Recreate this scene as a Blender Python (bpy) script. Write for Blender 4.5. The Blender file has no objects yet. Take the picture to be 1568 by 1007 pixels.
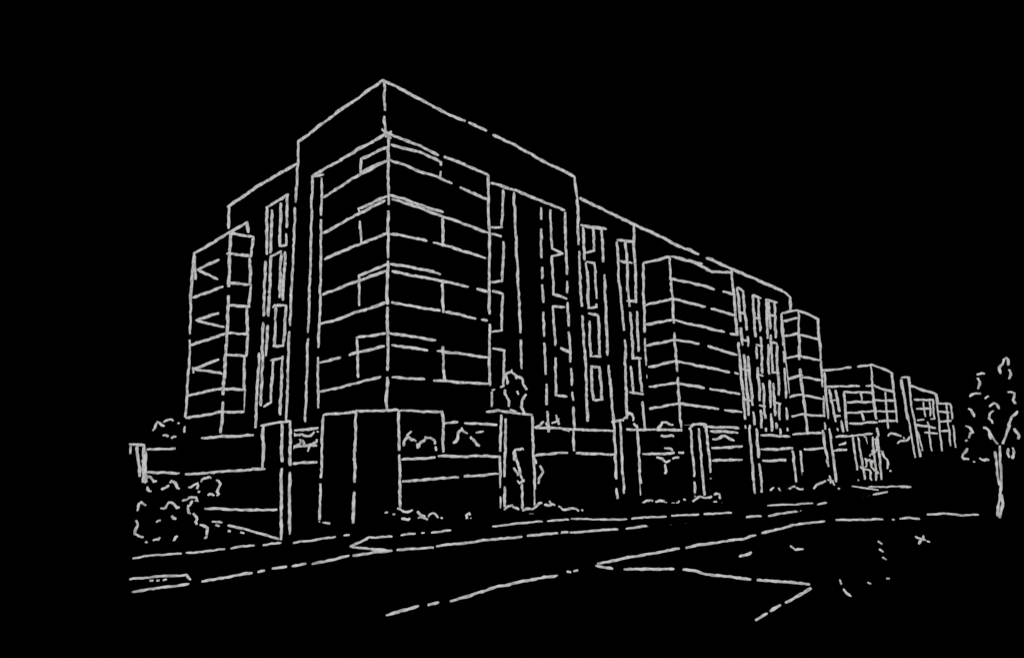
import bpy, math, random
from mathutils import Vector, Matrix
random.seed(23)
sc=bpy.context.scene
W,H=1568.0,1007.0
# ---------------------------------------------------------------- camera survey
# vanishing points of the two street fronts -> camera attitude (pitch ~11 deg up, slight roll)
cx,cy=W/2,H/2
vR=(1675-cx,662-cy); vL=(-230-cx,712-cy)
f=math.sqrt(-(vR[0]*vL[0]+vR[1]*vL[1]))
X=Vector((vR[0],-vR[1],-f)).normalized()
Y=Vector((vL[0],-vL[1],-f)).normalized()
Z=X.cross(Y).normalized(); Y=Z.cross(X).normalized()
M=Matrix((X,Y,Z))
EYE=Vector((0,0,3.4))
cam=bpy.data.cameras.new("camera"); co=bpy.data.objects.new("camera",cam)
sc.collection.objects.link(co)
co.matrix_world=Matrix.Translation(EYE)@M.to_4x4()
cam.sensor_width=36; cam.sensor_fit='HORIZONTAL'; cam.lens=f/W*36; cam.clip_end=3000; cam.clip_start=0.1
sc.camera=co
def ray(u,v): return M@Vector((u-cx,-(v-cy),-f))
def survey(pl,u,v):
    """surveyed point on a real wall / ground plane (point,normal)"""
    p,n=pl; d=ray(u,v); t=(p-EYE).dot(n)/d.dot(n)
    return EYE+d*t
def PX(x): return (Vector((x,0,0)),Vector((1,0,0)))
def PY(y): return (Vector((0,y,0)),Vector((0,1,0)))
def PZ(z): return (Vector((0,0,z)),Vector((0,0,1)))
def FACE(u,v,off=0):
    g=survey(PZ(0),u,v); n=Vector((g.x,g.y,0)).normalized()
    return (g+n*off,n)
# ---------------------------------------------------------------- materials
def dark(name,c,scale=1.5,rough=0.95):
    m=bpy.data.materials.new(name); m.use_nodes=True; nt=m.node_tree
    b=nt.nodes['Principled BSDF']; b.inputs['Roughness'].default_value=rough
    b.inputs['Specular IOR Level'].default_value=0.0
    tc=nt.nodes.new('ShaderNodeTexCoord'); n=nt.nodes.new('ShaderNodeTexNoise'); n.inputs['Scale'].default_value=scale
    r=nt.nodes.new('ShaderNodeValToRGB')
    r.color_ramp.elements[0].position=.35; r.color_ramp.elements[1].position=.7
    r.color_ramp.elements[0].color=(c*.5,c*.5,c*.5,1); r.color_ramp.elements[1].color=(c,c,c,1)
    nt.links.new(tc.outputs['Object'],n.inputs['Vector']); nt.links.new(n.outputs['Fac'],r.inputs[0]); nt.links.new(r.outputs[0],b.inputs['Base Color'])
    return m
M_wall=dark("black_wall",.0012); M_ground=dark("black_ground",.0008,.3); M_road=dark("black_asphalt",.0008,.6)
M_leaf=dark("black_foliage",.001,3); M_pave=dark("black_paving",.0009,1)
def self_lit_line_mat():  # line tubes glow by emission; their brightness is set here, not lit
    m=bpy.data.materials.new("pale_self_lit_line"); m.use_nodes=True; nt=m.node_tree; nt.nodes.clear()
    o=nt.nodes.new('ShaderNodeOutputMaterial'); e=nt.nodes.new('ShaderNodeEmission')
    g=nt.nodes.new('ShaderNodeNewGeometry'); n=nt.nodes.new('ShaderNodeTexNoise'); n.inputs['Scale'].default_value=4; n.inputs['Detail'].default_value=5
    r=nt.nodes.new('ShaderNodeValToRGB'); r.color_ramp.elements[0].position=.34; r.color_ramp.elements[1].position=.58
    r.color_ramp.elements[0].color=(.3,.3,.3,1); r.color_ramp.elements[1].color=(.56,.56,.56,1)
    nt.links.new(g.outputs['Position'],n.inputs['Vector']); nt.links.new(n.outputs['Fac'],r.inputs[0])
    nt.links.new(r.outputs[0],e.inputs[0]); e.inputs[1].default_value=1
    nt.links.new(e.outputs[0],o.inputs[0])
    try: m.cycles.emission_sampling='NONE'
    except Exception as ex: print(ex)
    return m
M_line=self_lit_line_mat()
# ---------------------------------------------------------------- building blocks
def mesh(name,verts,faces,mat,parent=None):
    me=bpy.data.meshes.new(name); me.from_pydata([tuple(v) for v in verts],[],faces); me.materials.append(mat)
    o=bpy.data.objects.new(name,me); sc.collection.objects.link(o)
    if parent: o.parent=parent
    return o
class Thing:
    def __init__(s,name,kind=None):
        s.e=bpy.data.objects.new(name,None); s.e.empty_display_size=.5; sc.collection.objects.link(s.e); s.lines=[]
    def box(s,nm,x0,x1,y0,y1,z0,z1,mat=None,i=.03):
        if x0>x1:x0,x1=x1,x0
        if y0>y1:y0,y1=y1,y0
        x0+=i;y0+=i;x1-=i;y1-=i;z1-=i
        v=[(x,y,z) for z in(z0,z1) for x,y in((x0,y0),(x1,y0),(x1,y1),(x0,y1))]
        return mesh(nm,v,[(3,2,1,0),(4,5,6,7),(0,1,5,4),(1,2,6,5),(2,3,7,6),(3,0,4,7)],mat or M_wall,s.e)
    def st(s,pl,*polys,gap=1.0,wob=1.15,w=1.0):
        for p in polys:
            pts=[]
            for a,b in zip(p[:-1],p[1:]):
                L=math.hypot(b[0]-a[0],b[1]-a[1]); n=max(1,int(L/4.5))
                for k in range(n): pts.append((a[0]+(b[0]-a[0])*k/n,a[1]+(b[1]-a[1])*k/n))
            pts.append(p[-1])
            nxt=random.uniform(35,120)/max(gap,.01); run=0; cur=[]; ox=oy=0; prev=None; skip=0
            for q in pts:
                ox=ox*.6+random.uniform(-wob,wob)*.6; oy=oy*.6+random.uniform(-wob,wob)*.6
                if prev: run+=math.hypot(q[0]-prev[0],q[1]-prev[1])
                prev=q
                if skip>0: skip-=1; continue
                if gap>0 and run>nxt and len(cur)>2:
                    s._add(pl,cur,w); cur=[]; run=0; nxt=random.uniform(30,120)/gap
                    skip=random.choice([0,0,1]); continue
                cur.append((q[0]+ox,q[1]+oy))
            if len(cur)>1 or not s.lines: s._add(pl,cur,w)
    def _add(s,pl,cur,w):
        if not cur: return
        if len(cur)==1: cur=[cur[0],(cur[0][0]+3,cur[0][1]+1)]
        out=[]
        for u,v in cur:
            P=survey(pl,u,v); d=(P-EYE).dot(M@Vector((0,0,-1)))
            k=1.0 if u<1120 else max(.86,1-(u-1120)/1200)
            out.append((P,d/f*2.2*k*w*random.uniform(.66,1.15)))
        s.lines.append(out)
    def sq(s,pl,*polys,amp=3.2,w=.95,depth=0):
        for p in polys:
            q=pl
            if depth: q=(pl[0]+pl[1]*random.uniform(-depth,depth),pl[1])
            pts=[]; ph=random.uniform(0,6)
            for a,b in zip(p[:-1],p[1:]):
                L=math.hypot(b[0]-a[0],b[1]-a[1]); n=max(1,int(L/3.2))
                nx,ny=-(b[1]-a[1])/max(L,.1),(b[0]-a[0])/max(L,.1)
                for k in range(n):
                    t=k/n; ph+=random.uniform(.5,1.3); o=amp*math.sin(ph)*random.uniform(.5,1.2)
                    pts.append((a[0]+(b[0]-a[0])*t+nx*o,a[1]+(b[1]-a[1])*t+ny*o))
            pts.append(p[-1])
            i=0
            while i<len(pts):
                n=random.randint(5,12); s._add(q,pts[i:i+n],w); i+=n+(1 if random.random()<.5 else 0)
    def done(s,nm="outline"):
        cu=bpy.data.curves.new(nm,'CURVE'); cu.dimensions='3D'; cu.bevel_depth=1.0; cu.bevel_resolution=1; cu.use_fill_caps=True
        cu.materials.append(M_line)
        for l in s.lines:
            sp=cu.splines.new('POLY'); sp.points.add(len(l)-1)
            for i,(P,r) in enumerate(l):
                sp.points[i].co=(P.x,P.y,P.z,1); sp.points[i].radius=r*(.75 if i in(0,len(l)-1) else 1)
        o=bpy.data.objects.new(nm,cu); sc.collection.objects.link(o); o.parent=s.e
def leaves(th,cen,rad,n,size):
    v=[];fc=[]
    for i in range(n):
        while True:
            p=Vector([random.uniform(-1,1) for _ in range(3)])
            if p.length<1: break
        p=Vector((cen.x+p.x*rad[0],cen.y+p.y*rad[1],cen.z+p.z*rad[2]))
        a=Vector([random.gauss(0,1) for _ in range(3)]).normalized(); b=a.orthogonal().normalized()
        k=len(v); v+= [p-a*size,p+b*size*.5,p+a*size,p-b*size*.5]; fc.append((k,k+1,k+2,k+3))
    mesh("foliage",v,fc,M_leaf,th.e)
def trunk(th,p,h,r):
    v=[];fc=[];n=8
    for j in range(5):
        z=h*j/4; rr=r*(1-.6*j/4)+(r*.4 if j==0 else 0)
        for i in range(n):
            a=2*math.pi*i/n; v.append((p.x+rr*math.cos(a)+.05*math.sin(j*2),p.y+rr*math.sin(a),z))
    for j in range(4):
        for i in range(n): fc.append((j*n+i,j*n+(i+1)%n,(j+1)*n+(i+1)%n,(j+1)*n+i))
    mesh("trunk",v,fc,M_wall,th.e)

# ---------------------------------------------------------------- main building
g0=survey(PZ(0),577,800); yF=g0.y
F=PY(yF); xF=survey(F,587,123).x; L=PX(xF)
ztop=survey(F,587,123).z; zlow=survey(F,884,303).z
xA=survey(F,881,280).x; xB=survey(F,1203,447).x
yA=survey(L,457,217).y; yB=survey(L,350,317).y
b=Thing("apartment_building")
b.box("corner_tower",xF,xA,yF,yA,0,ztop)
b.box("main_wing",xF+.05,xB,yF+.05,yB,0,zlow)
b.st(F,[(587,123),(640,150),(685,175),(712,185)],[(718,188),(745,200)],[(755,206),(800,229),(840,252),(880,270)],gap=0)
b.st(F,[(880,272),(884,303)],[(888,304),(940,328),(970,343),(1040,376),(1115,409),(1200,447)],[(1200,447),(1210,455),(1210,475)],gap=.5)
b.st(L,[(587,123),(520,170),(457,217)],[(457,217),(456,248),(453,310)],[(455,250),(400,282),(350,317)],[(350,317),(350,350)],gap=.2)
b.st(F,[(588,123),(589,170)],[(588,178),(591,205)],gap=0)
# corner bay stands proud of both fronts
BL=PX(xF-.15); xb=xF-.15; yb=survey(BL,594,420).y; BF=PY(yb)
xbe=survey(BF,749,420).x; ybe=survey(BL,474,420).y; zb=survey(BF,595,205).z
b.box("corner_bay",xb,xbe,yb,ybe,3.6,zb)
b.st(BL,[(594,203),(530,240),(478,270)],[(478,270),(495,267)],gap=.4)
b.st(BF,[(585,197),(598,212)],[(590,210),(599,202)],[(595,205),(640,222),(672,237)],[(680,240),(748,268)],gap=0)
b.st(BF,[(594,205),(595,222),(594,395)],[(594,400),(593,465)],[(593,470),(594,540),(592,626)],gap=.5)
b.st(BL,[(593,225),(553,243),(553,265)],[(553,264),(590,247)],[(592,247),(540,273),(495,303)],
 [(592,300),(550,320),(553,372)],[(590,307),(540,332),(495,357)],[(592,358),(545,376),(497,397)],
 [(592,405),(550,422),(550,468)],[(590,415),(540,434),(495,450)],[(592,463),(540,480),(490,497)],
 [(590,510),(547,517),(549,578)],[(588,530),(540,542),(490,556)],[(582,577),(540,588),(490,600)],gap=.7)
b.st(BL,[(478,272),(477,350),(472,500),(467,645)],[(493,272),(493,330)],[(492,337),(490,480),(487,560),(487,625)],gap=.4)
b.st(BF,[(598,222),(640,232),(675,248),(674,272)],[(597,245),(670,272),(748,306)],
 [(597,298),(640,312),(678,325)],[(600,305),(640,317),(678,332),(678,377)],[(678,332),(748,357)],[(597,358),(650,367),(700,382),(748,396)],
 [(597,404),(640,411),(675,420)],[(677,428),(678,478)],[(600,415),(660,427),(748,446)],[(600,463),(660,473),(746,491)],
 [(597,510),(640,516),(672,522)],[(678,530),(680,582)],[(600,528),(650,535),(748,546)],[(600,577),(650,581),(748,588)],gap=.8)
b.st(BF,[(748,268),(749,400),(750,590)],gap=.3)
# right front, glazing strips
b.st(F,[(752,280),(790,292),(865,322)],[(770,290),(768,348),(753,348)],[(753,358),(768,362)],[(771,370),(769,430),(753,432)],
 [(754,445),(769,450),(768,505),(753,507)],[(755,533),(772,537),(771,590),(753,597)],[(787,294),(792,400),(799,565)],
 [(843,322),(845,380),(862,388)],[(865,325),(868,420)],
 [(862,388),(845,392),(847,450),(868,457)],[(865,470),(846,468),(850,528),(873,540)],[(850,547),(852,605),(868,608)],[(852,635),(856,650)],gap=.5)
b.st(F,[(828,318),(829,400),(835,560),(840,670)],[(868,430),(873,540),(880,655)],[(753,600),(752,622)],gap=2.0)
b.st(F,[(884,303),(888,420),(896,560),(900,650)],[(890,345),(928,350)],[(893,348),(895,398)],[(908,347),(910,385),(897,388)],[(921,352),(924,400)],[(926,420),(930,540),(940,650)],
 [(898,400),(910,402),(914,470),(902,472),(898,402)],[(902,480),(916,482),(918,545),(905,545),(902,482)],[(905,560),(918,562),(922,612),(908,612),(905,562)],
 [(945,370),(948,430),(957,510)],[(957,520),(960,640)],[(958,370),(962,440),(968,520)],[(945,367),(968,370)],[(950,400),(968,402)],[(970,343),(973,430),(979,560),(988,655)],
 [(960,460),(976,462)],[(968,520),(970,548),(982,548)],[(964,600),(984,604)],[(966,560),(970,600)],gap=.6)
# slim window slots between the projecting bays
for (x0,y0,x1,y1,g_) in [(1129,440,1149,655,1),(1137,446,1146,530,1),(1145,545,1155,650,1),(1153,452,1166,655,1.3),(1161,455,1173,660,1.6),(1173,458,1182,660,1.3),(1177,462,1188,655,1.6),(1186,462,1196,665,1.3),(1197,478,1206,660,1.5)]:
    b.st(F,[(x0,y0),((x0+x1)/2,(y0+y1)/2),(x1,y1)],gap=g_)
b.st(F,[(1129,440),(1138,446)],[(1153,452),(1164,456)],[(1173,458),(1190,463)],gap=0)
for y in (478,520,565,612):
    x=(y-450)*.055; b.st(F,[(1131+x,y),(1139+x,y+2)],[(1154+x,y+8),(1162+x,y+10)],[(1176+x,y+4),(1186+x,y+6)],gap=0)
# left front
b.st(L,[(452,318),(445,480),(438,645)],gap=.4)
b.st(L,[(408,390),(409,318),(440,298),(438,375),(428,376),(430,307)],[(417,322),(414,388)],[(407,400),(404,470),(402,530),(400,622)],
 [(430,385),(415,393),(412,470),(408,545)],[(431,388),(428,460),(418,470)],[(437,385),(433,460)],
 [(422,468),(438,468),(434,530),(420,530),(422,470)],[(432,545),(429,640)],[(415,552),(430,548)],[(418,552),(414,615),(404,622)],[(397,540),(391,655)],gap=.6)
# left balcony bay
rp=survey(L,383,440); yl=rp.y; BS=PY(yl); xl=survey(BS,350,440).x; BBL=PX(xl)
yle=survey(BBL,292,470).y; zl=survey(BBL,353,355).z
b.box("balcony_bay",xl,xF+.1,yl,yle,0,zl)
b.st(BBL,[(378,340),(355,354),(297,388)],[(297,388),(293,450),(291,520),(287,600),(282,662)],
 [(335,397),(303,412),(333,427)],[(299,392),(300,428)],[(295,455),(322,446),(350,435)],[(335,480),(300,490),(343,500)],[(293,528),(347,510)],[(335,550),(295,565),(340,572)],[(296,562),(297,570)],
 [(287,605),(342,594)],[(285,640),(340,630)],gap=.8)
b.st(BS,[(353,355),(350,440)],[(350,452),(347,515),(342,595),(338,662)],[(353,357),(387,362),(384,392),(347,388)],[(350,432),(384,436),(381,470),(349,467)],[(348,510),(380,512),(377,545),(346,543)],[(343,595),(376,596),(374,630),(341,630)],
 [(378,340),(381,357)],[(382,394),(383,434)],[(378,470),(379,510)],[(374,547),(373,595)],gap=.6)
# protruding bays right front
def bay(root,corner,right,top,nm):
    xr=survey(F,*root).x; P=PX(xr); c=survey(P,*corner); Q=PY(c.y); xe=survey(Q,*right).x
    z=survey(Q,*top).z
    b.box(nm,xr,xe,c.y,yF+.1,0,z); return P,Q
P,Q=bay((988,520),(1033,520),(1128,520),(1025,393),"projecting_bay")
b.st(P,[(985,403),(1025,393)],[(985,403),(987,500),(992,655)],[(988,467),(1028,457)],[(989,497),(1030,489)],[(990,530),(1032,520)],[(993,562),(1035,552)],[(994,592),(1037,586)],[(995,625),(1040,618)],gap=.8)
b.st(Q,[(1025,393),(1032,500),(1043,655)],[(1027,392),(1075,405)],[(1055,398),(1092,417),(1118,417)],[(1028,427),(1070,436),(1122,450)],[(1030,457),(1125,482)],[(1031,490),(1127,512)],[(1033,520),(1075,527),(1128,543)],[(1035,553),(1130,572)],[(1037,587),(1133,603)],[(1040,618),(1136,630)],[(1043,652),(1140,655)],
 [(1120,412),(1128,500),(1142,655)],gap=.9)
P,Q=bay((1205,560),(1228,560),(1258,560),(1222,475),"projecting_bay_end")
b.st(P,[(1197,480),(1222,475)],[(1197,482),(1212,660)],[(1200,492),(1222,487)],[(1200,515),(1224,510)],[(1202,548),(1227,543)],[(1205,580),(1230,574)],[(1207,608),(1231,603)],[(1209,638),(1233,633)],gap=.6)
b.st(Q,[(1222,475),(1225,560),(1237,665)],[(1222,475),(1253,488)],[(1253,488),(1257,560),(1264,665)],[(1224,512),(1254,520)],[(1226,545),(1256,552)],[(1229,577),(1257,582)],[(1231,605),(1259,610)],[(1233,634),(1261,637)],gap=.8)
b.done("facade_lines")

# ---------------------------------------------------------------- second and third buildings
b2=Thing("office_building"); Q=PY(yF-1.5); xc=survey(Q,1338,610).x; P=PX(xc)
b2.box("block",xc,survey(Q,1369,610).x,yF-1.5,yF+30,0,survey(Q,1335,558).z)
b2.st(P,[(1258,567),(1335,558)],[(1265,592),(1340,590)],[(1270,595),(1283,660)],[(1280,597),(1292,662)],[(1292,600),(1338,600)],[(1292,600),(1298,660)],[(1297,615),(1340,615)],[(1298,632),(1342,629)],[(1300,648),(1343,646)],[(1262,570),(1268,640)],[(1318,602),(1320,614)],[(1320,632),(1322,645)],[(1274,612),(1281,612)],[(1277,636),(1286,636)],gap=1)
b2.st(Q,[(1332,558),(1345,668)],[(1335,558),(1365,571),(1375,660)],[(1340,592),(1368,600)],[(1341,612),(1370,613)],[(1343,630),(1372,630)],[(1345,645),(1373,644)],[(1355,600),(1360,655)],gap=.8)
b2.done("facade_lines")
fin=Thing("entrance_pylon"); Q=PY(yF-3); x0=survey(Q,1390,640).x; x1=survey(Q,1399,640).x
fin.box("slab",x0,x1,yF-3,yF-2,0,survey(Q,1385,578).z)
fin.st(Q,[(1380,578),(1390,577),(1395,620),(1411,708)],[(1380,580),(1390,640),(1403,710)],gap=.6); fin.done()
b3=Thing("townhouse_block"); Q=PY(yF-1); b3.box("block",survey(Q,1396,600).x,survey(Q,1458,640).x,yF-1,yF+20,0,survey(Q,1396,590).z-1)
b3.st(Q,[(1392,590),(1433,603),(1435,615)],[(1400,612),(1428,612),(1430,640),(1405,642)],[(1413,615),(1416,638)],[(1422,615),(1424,638)],[(1433,617),(1455,618),(1462,685)],[(1437,630),(1452,632)],[(1438,645),(1455,643)],[(1432,605),(1442,690)],[(1448,618),(1455,683)],[(1404,625),(1425,625)],[(1400,650),(1432,655)],[(1405,660),(1412,690)],[(1416,662),(1434,664)],[(1441,660),(1454,660)],[(1420,645),(1426,690)],gap=.8); b3.done("facade_lines")

# ---------------------------------------------------------------- ground floor structures
def front(u,v):
    y=survey(PZ(0),u,v).y
    return PY(min(y,yF-.5) if u>500 else y)
e=Thing("entrance_pavilion"); Q=PY(yb-.35); c=survey(Q,543,720); P=PX(c.x)
zt=survey(Q,545,630).z
e.box("lobby",c.x,survey(Q,611,700).x,c.y,survey(P,492,700).y,0,zt)
e.st(P,[(545,630),(495,635)],[(495,635),(493,700),(489,795)],gap=.5)
e.st(Q,[(545,629),(610,628)],[(545,630),(543,720),(541,801)],[(610,628),(611,690)],[(611,695),(612,775)],gap=.4)
e.st(PZ(.14),[(489,798),(505,801)],[(513,801),(530,800)],[(541,804),(548,797)],gap=0); e.done()
w=Thing("ground_floor_screen"); Q=front(700,790); a=survey(Q,613,700); c=survey(Q,765,700)
w.box("screen_wall",a.x+.3,c.x,a.y,a.y+.3,0,2.4)
w.st(Q,[(610,628),(677,630),(680,648),(678,692)],[(615,703),(665,700)],[(672,698),(765,698)],[(617,737),(680,732),(763,725)],[(680,648),(700,646)],[(712,648),(760,650)],gap=.6)
w.sq(Q,[(617,682),(625,668),(635,672),(640,686)],[(642,684),(652,668),(668,676),(668,690)],[(695,678),(708,655),(722,672)],[(722,672),(734,682)],[(730,664),(740,660)],[(622,665),(630,660)],amp=2.2); w.done()
def pillar(bu,bv,topv,xl_,xr_,lines,nm="gate_pillar",sqs=()):
    t=Thing(nm); Q=front(bu,bv); a=survey(Q,xl_,bv); c=survey(Q,xr_,bv)
    z=survey(Q,bu,topv).z
    t.box("shaft",a.x,c.x,a.y,a.y+.5,0,z); t.st(Q,*lines,gap=.8)
    for s_ in sqs: t.sq(Q,s_)
    t.done(); return Q
pillar(440,829,648,430,445,[[(432,648),(431,735),(430,828)],[(445,644),(444,735),(443,822)],[(428,828),(450,831)],[(400,652),(443,644)],[(403,652),(402,718),(385,717)]])
pillar(768,780,636,766,774,[[(745,630),(762,628),(815,635)],[(767,635),(765,778)],[(774,640),(772,775)]])
pillar(819,782,637,814,821,[[(815,637),(817,700),(820,780)]])
pillar(950,765,646,944,956,[[(940,645),(945,765)],[(950,645),(956,765)],[(975,650),(983,762)],[(938,645),(952,643)]])
pillar(1070,762,650,1063,1087,[[(1055,657),(1062,650),(1082,649),(1090,755)],[(1057,655),(1065,765)],[(1070,655),(1078,758)]])
pillar(1160,757,656,1155,1166,[[(1147,655),(1157,757)],[(1158,655),(1167,755)]])
pillar(1226,748,690,1219,1232,[[(1213,690),(1220,748)],[(1225,690),(1232,745)]])
pillar(1275,741,657,1271,1280,[[(1260,658),(1272,742)],[(1270,655),(1280,738)]])
pillar(1318,737,668,1313,1324,[[(1305,665),(1315,737)],[(1314,670),(1324,735)]])
pillar(1345,737,668,1341,1350,[[(1336,668),(1342,735)],[(1343,668),(1350,735)]])
pillar(218,740,682,214,220,[[(198,680),(220,681),(219,738)],[(210,683),(216,738)],[(200,682),(200,695)]])
pillar(293,738,666,281,304,[[(281,665),(305,667),(303,722)],[(283,667),(281,735)]])
def fence(bu,bv,lines,x0,x1,nm="boundary_fence",z=1.2,sqs=()):
    t=Thing(nm); Q=front(bu,bv); a=survey(Q,x0,bv); c=survey(Q,x1,bv)
    t.box("panel",a.x,c.x,a.y+.1,a.y+.2,0,z); t.st(Q,*lines,gap=.8)
    if sqs: t.sq(Q,*sqs,amp=1.8,w=.9)
    t.done()
fence(880,775,[[(818,697),(860,693),(940,695)],[(820,655),(880,657),(940,660)],[(878,660),(878,690)]],823,940)
fence(1000,770,[[(985,695),(1050,692)],[(960,657),(1050,659)],[(1051,660),(1048,690)]],986,1055,sqs=[[(1008,655),(1014,646),(1030,650)]])
fence(1110,760,[[(1088,660),(1130,662)],[(1090,685),(1137,683)],[(1092,705),(1137,703)]],1092,1148,sqs=[[(1092,672),(1110,668),(1128,674)]])
fence(1190,752,[[(1165,665),(1208,668)],[(1165,688),(1213,686)],[(1168,705),(1210,703)]],1168,1215)
fence(1250,745,[[(1215,665),(1258,662)],[(1232,688),(1262,685)],[(1275,690),(1310,686)],[(1280,668),(1335,664)]],1234,1310,sqs=[[(1285,680),(1300,675)]])
fence(466,800,[[(449,658),(487,655)],[(447,683),(485,682)],[(447,710),(485,707)]],450,486)
fence(350,800,[[(308,670),(345,668),(388,665)],[(283,726),(350,721),(410,717)],[(313,778),(370,780),(427,780)],[(225,688),(268,686)],[(226,722),(275,724)],[(222,690),(224,738)]],312,426)

# ---------------------------------------------------------------- ground, road, pavement
def sheet(nm,pts,z,mat):
    return mesh(nm,[(p[0],p[1],z) for p in pts],[tuple(range(len(pts)))],mat)
gr=sheet("ground",[(-900,-900),(1500,-900),(1500,1500),(-900,1500)],-.02,M_ground)
kerbpx=[(203,905),(290,893),(400,874),(540,850),(605,842),(740,827),(870,815),(1000,805),(1110,795),(1155,791),(1225,783),(1255,772),(1357,754)]
kp=[survey(PZ(0),u,v) for u,v in kerbpx]
far=[(kp[-1].x+20,kp[-1].y),(kp[-1].x+20,yB),(kp[0].x-40,yB),(kp[0].x-40,kp[0].y)]
poly=[(p.x,p.y+.05) for p in kp]+far
n=len(poly)
v=[(x,y,.1) for x,y in poly]+[(x,y,-.01) for x,y in poly]
mesh("pavement",v,[tuple(range(n))]+[(i,i+n,(i+1)%n+n,(i+1)%n) for i in range(n)],M_pave)
rp_=[(p.x,p.y-.02) for p in kp]+[(kp[-1].x+60,kp[-1].y),(kp[-1].x+60,-30),(kp[0].x-40,-30),(kp[0].x-40,kp[0].y)]
sheet("road",rp_,-.01,M_road)
G=PZ(0.02); G1=PZ(.12)
k=Thing("kerb")
k.st(G,[(203,905),(290,893)],[(308,890),(405,873)],[(417,869),(438,866)],[(447,866),(468,863)],[(478,863),(535,851)],[(540,850),(570,846),(600,843)],[(608,842),(663,838)],[(668,836),(740,827),(870,814)],[(872,815),(960,809),(1000,803),(1110,793),(1135,791)],[(1142,791),(1165,790)],[(1177,790),(1225,781)],[(1235,775),(1290,764)],[(1297,762),(1330,758)],[(1338,757),(1358,753)],gap=.6); k.done("kerb_edge")
k=Thing("pavement_edge")
k.st(G1,[(203,854),(240,850),(300,845),(430,831)],[(450,831),(490,825),(535,818)],[(315,797),(340,801)],[(350,804),(385,812),(427,826)],[(537,836),(565,822),(600,822),(650,815)],[(537,836),(560,840),(592,843)],[(755,806),(830,798)],[(838,797),(870,795)],[(875,794),(940,796),(1020,790)],[(1028,790),(1120,785)],
 [(1175,773),(1250,771)],[(1305,745),(1345,750)],[(1330,745),(1395,745)],[(200,886),(250,881),(285,880),(292,887)],[(230,888),(234,888)],[(240,888),(244,888)],[(250,887),(254,886)],[(660,815),(690,811)],gap=1); k.done("edge")
k=Thing("traffic_island_kerb")
k.st(G,[(915,863),(990,848),(1050,837),(1135,825),(1215,803),(1268,797)],[(1280,796),(1370,794)],[(1378,793),(1408,793)],[(1420,787),(1450,786),(1470,788),(1497,788)],[(912,866),(938,870)],[(955,871),(1050,871),(1090,880),(1160,887),(1240,893)],[(1242,900),(1210,918),(1203,921)],[(1195,926),(1180,935)],[(1174,938),(1158,948)],gap=.7); k.done("kerb_edge")
k=Thing("lane_marking")
k.st(G,[(592,941),(640,928)],[(655,926),(672,921)],[(690,920),(760,898),(820,885),(853,880)],[(868,875),(873,875)],[(879,874),(885,873)],gap=0); k.done("self_lit_marking")  # marking drawn with the same glowing tubes as the outlines
k=Thing("ground_cover_plants")
k.sq(G,[(1133,852),(1150,845)],[(1212,835),(1218,842),(1230,840)],[(1346,828),(1350,832)],[(1348,840),(1352,844)],[(1352,853),(1357,856)],[(1403,820),(1420,828)],[(1408,832),(1414,820)],[(1285,888),(1288,893)],[(1292,902),(1303,912)],[(1329,892),(1333,893)],[(1358,886),(1362,885)],amp=1.5); k.done("tufts")

# ---------------------------------------------------------------- planting
def shrub(bu,bv,polys,rad,amp=2.6,nm="shrub",hz=.5,n=250):
    t=Thing(nm); Q=FACE(bu,bv); g=Q[0]
    leaves(t,Vector((g.x,g.y,hz))+Q[1]*(rad[1]+.4),(rad[0],rad[1],hz),n,.12); t.sq(Q,*polys,amp=amp,depth=.3); t.done("outline")
shrub(260,833,[[(220,738),(226,730),(240,736)],[(248,750),(262,736),(275,748)],[(288,745),(300,740),(303,752)],[(308,738),(322,728),(336,740),(335,756),(318,758)],[(208,780),(216,770),(228,772)],[(246,778),(258,770),(275,776)],[(280,768),(290,760),(302,765),(285,775),(292,786)],[(208,796),(208,815),(225,831)],[(298,785),(300,798),(316,808),(318,822),(302,831)],[(236,829),(245,822)],[(264,828),(272,820)],[(330,803),(336,805)],[(349,812),(353,813)],[(368,815),(374,816)],[(385,822),(390,824)],[(240,800),(246,796)],[(262,790),(270,794)],[(225,745),(232,752)]],(1.5,.8,.8),hz=.7)
shrub(610,803,[[(540,805),(545,792),(560,783),(570,786)],[(575,790),(590,785),(605,787)],[(560,795),(572,799)],[(608,780),(635,783),(655,790),(662,786),(675,792)],[(640,792),(655,795)],[(615,796),(628,793)],[(655,812),(675,808),(682,812)],[(690,808),(708,800)],[(706,806),(717,786),(728,800)],[(738,803),(743,804)]],(1.5,.4,.3),hz=.3)
shrub(840,788,[[(772,780),(785,772),(795,780)],[(800,782),(818,776),(830,770),(850,773)],[(840,768),(846,772)],[(855,776),(875,780),(890,780)],[(805,790),(825,788)],[(850,790),(862,790)],[(872,788),(880,790)]],(1.5,.4,.3),hz=.3)
shrub(1045,772,[[(980,772),(990,768),(1010,765),(1022,772)],[(988,782),(1006,774)],[(1028,770),(1050,765)],[(1060,765),(1080,760),(1100,757),(1110,774)],[(1042,776),(1060,772)],[(1088,770),(1098,768)]],(2,.4,.3),hz=.3)
shrub(1220,753,[[(1172,752),(1185,746),(1200,752)],[(1205,746),(1230,748)],[(1245,747),(1258,740),(1265,731),(1283,747)]],(3,.4,.3),hz=.3)
shrub(250,745,[[(232,658),(240,648),(252,652)],[(250,644),(262,643),(272,647)],[(250,664),(258,668)],[(262,668),(270,668)],[(314,655),(322,646),(332,658),(320,670)],[(316,700),(324,692)],[(340,690),(352,696)],[(358,695),(368,698),(385,695)]],(2,.5,.5),hz=.5)
shrub(466,800,[[(450,662),(465,668),(485,660)],[(450,690),(460,672),(470,690),(485,672)]],(.5,.2,.3),hz=.4)
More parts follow.
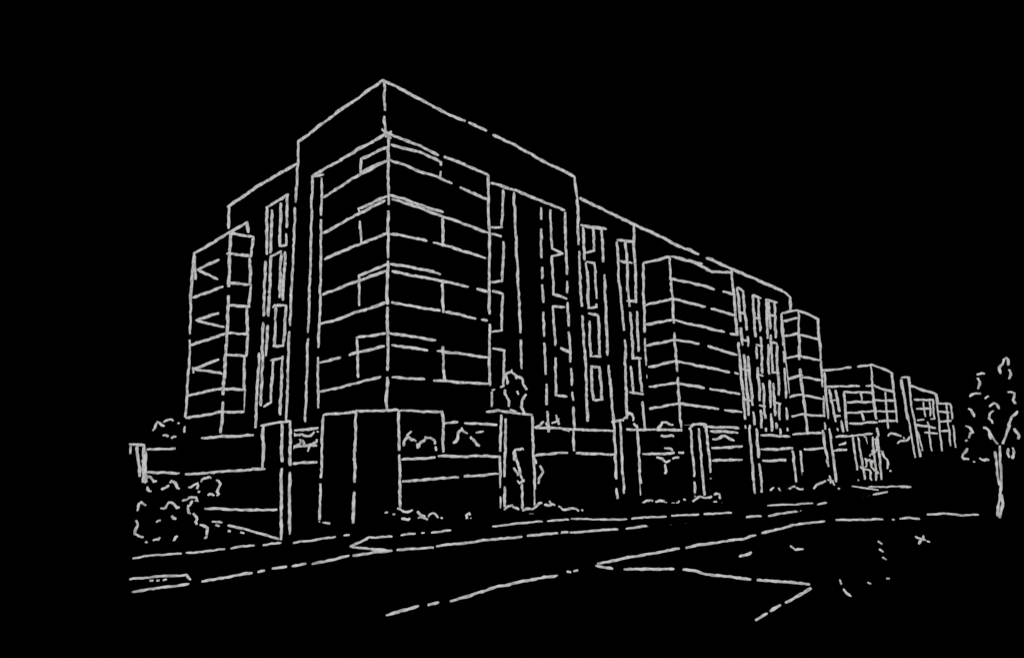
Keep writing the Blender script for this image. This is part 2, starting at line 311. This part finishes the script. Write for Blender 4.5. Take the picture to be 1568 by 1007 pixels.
shrub(1030,765,[[(955,645),(962,630),(970,640),(975,658)],[(1012,666),(1032,668)],[(1005,700),(1020,706),(1040,700)],[(1018,684),(1030,690)],[(1020,710),(1018,725)],[(1018,740),(1018,752)]],(1,.3,.5),hz=.5,amp=2)
shrub(830,782,[[(818,655),(832,645),(842,655)],[(845,648),(856,640)],[(862,655),(872,660)]],(.3,.2,.3),hz=.3,amp=2,n=60)
shrub(1335,738,[[(1322,668),(1335,690),(1325,715)],[(1345,680),(1330,705),(1345,725)],[(1318,712),(1330,720),(1335,735)],[(1352,690),(1362,720)],[(1360,668),(1372,662),(1385,672)],[(1375,680),(1393,668)],[(1338,672),(1348,690)],[(1325,700),(1338,708)]],(1.5,.3,.6),hz=.6)
def tree(bu,bv,crown,lines,polys,rx,nm="street_tree",r=.12,n=900):
    t=Thing(nm); Q=FACE(bu,bv); g=Q[0]; c=survey(Q,*crown); zt=c.z
    trunk(t,g+Q[1]*.15,zt,r); leaves(t,c+Q[1]*(rx[0]+.5),rx,n,.12)
    t.st(Q,*lines,gap=.8); t.sq(Q,*polys,amp=2.4,depth=.3,w=1.05); t.done("outline")
tree(1530,793,(1518,630),[[(1531,682),(1533,740),(1527,790)],[(1523,690),(1528,730),(1536,770),(1531,792)],[(1512,655),(1528,680)],[(1547,650),(1535,680)]],
 [[(1532,572),(1533,556),(1540,548),(1547,562),(1545,580)],[(1500,595),(1496,575),(1508,572)],[(1486,608),(1492,600),(1502,602)],[(1483,625),(1492,638)],[(1478,652),(1490,662),(1478,675)],[(1543,600),(1552,602),(1555,618)],[(1514,620),(1522,617),(1530,626)],[(1520,628),(1515,640),(1520,648)],
  [(1556,628),(1550,642),(1543,652)],[(1505,655),(1514,660),(1518,672)],[(1480,685),(1474,698),(1490,706)],[(1556,655),(1559,672)],[(1552,685),(1550,702)],[(1543,686),(1546,700)],[(1500,700),(1515,704)],[(1508,610),(1514,606)]],(1,1,1.9))
tree(802,781,(792,605),[[(788,690),(800,735)],[(800,740),(800,778)]],
 [[(775,588),(776,574),(785,566),(790,575),(788,584)],[(774,596),(776,612),(782,625),(792,632)],[(792,576),(802,584),(807,600),(800,616),(796,625),(804,632)],[(785,704),(790,690),(800,684),(812,692)],[(812,700),(828,712),(830,726),(824,740)],[(788,715),(795,738),(806,735)],[(818,745),(812,765)],[(790,600),(794,604)]],(.4,.4,.8),r=.06,n=300)

# ---------------------------------------------------------------- night sky and faint sun
wd=bpy.data.worlds.new("World"); sc.world=wd; wd.use_nodes=True; nt=wd.node_tree
bg=nt.nodes['Background']; sky=nt.nodes.new('ShaderNodeTexSky'); sky.sky_type='NISHITA'; sky.sun_disc=False
sky.sun_elevation=math.radians(30); sky.sun_rotation=math.radians(200)
nt.links.new(sky.outputs[0],bg.inputs[0]); bg.inputs[1].default_value=.00004
sl=bpy.data.lights.new("sun",'SUN'); sl.energy=.3; sl.angle=math.radians(.5); sl.color=(1,.96,.9)
so=bpy.data.objects.new("sun",sl); sc.collection.objects.link(so); so.rotation_euler=(math.radians(60),0,math.radians(-20))
sc.view_settings.view_transform='Standard'; sc.view_settings.look='None'; sc.view_settings.exposure=0
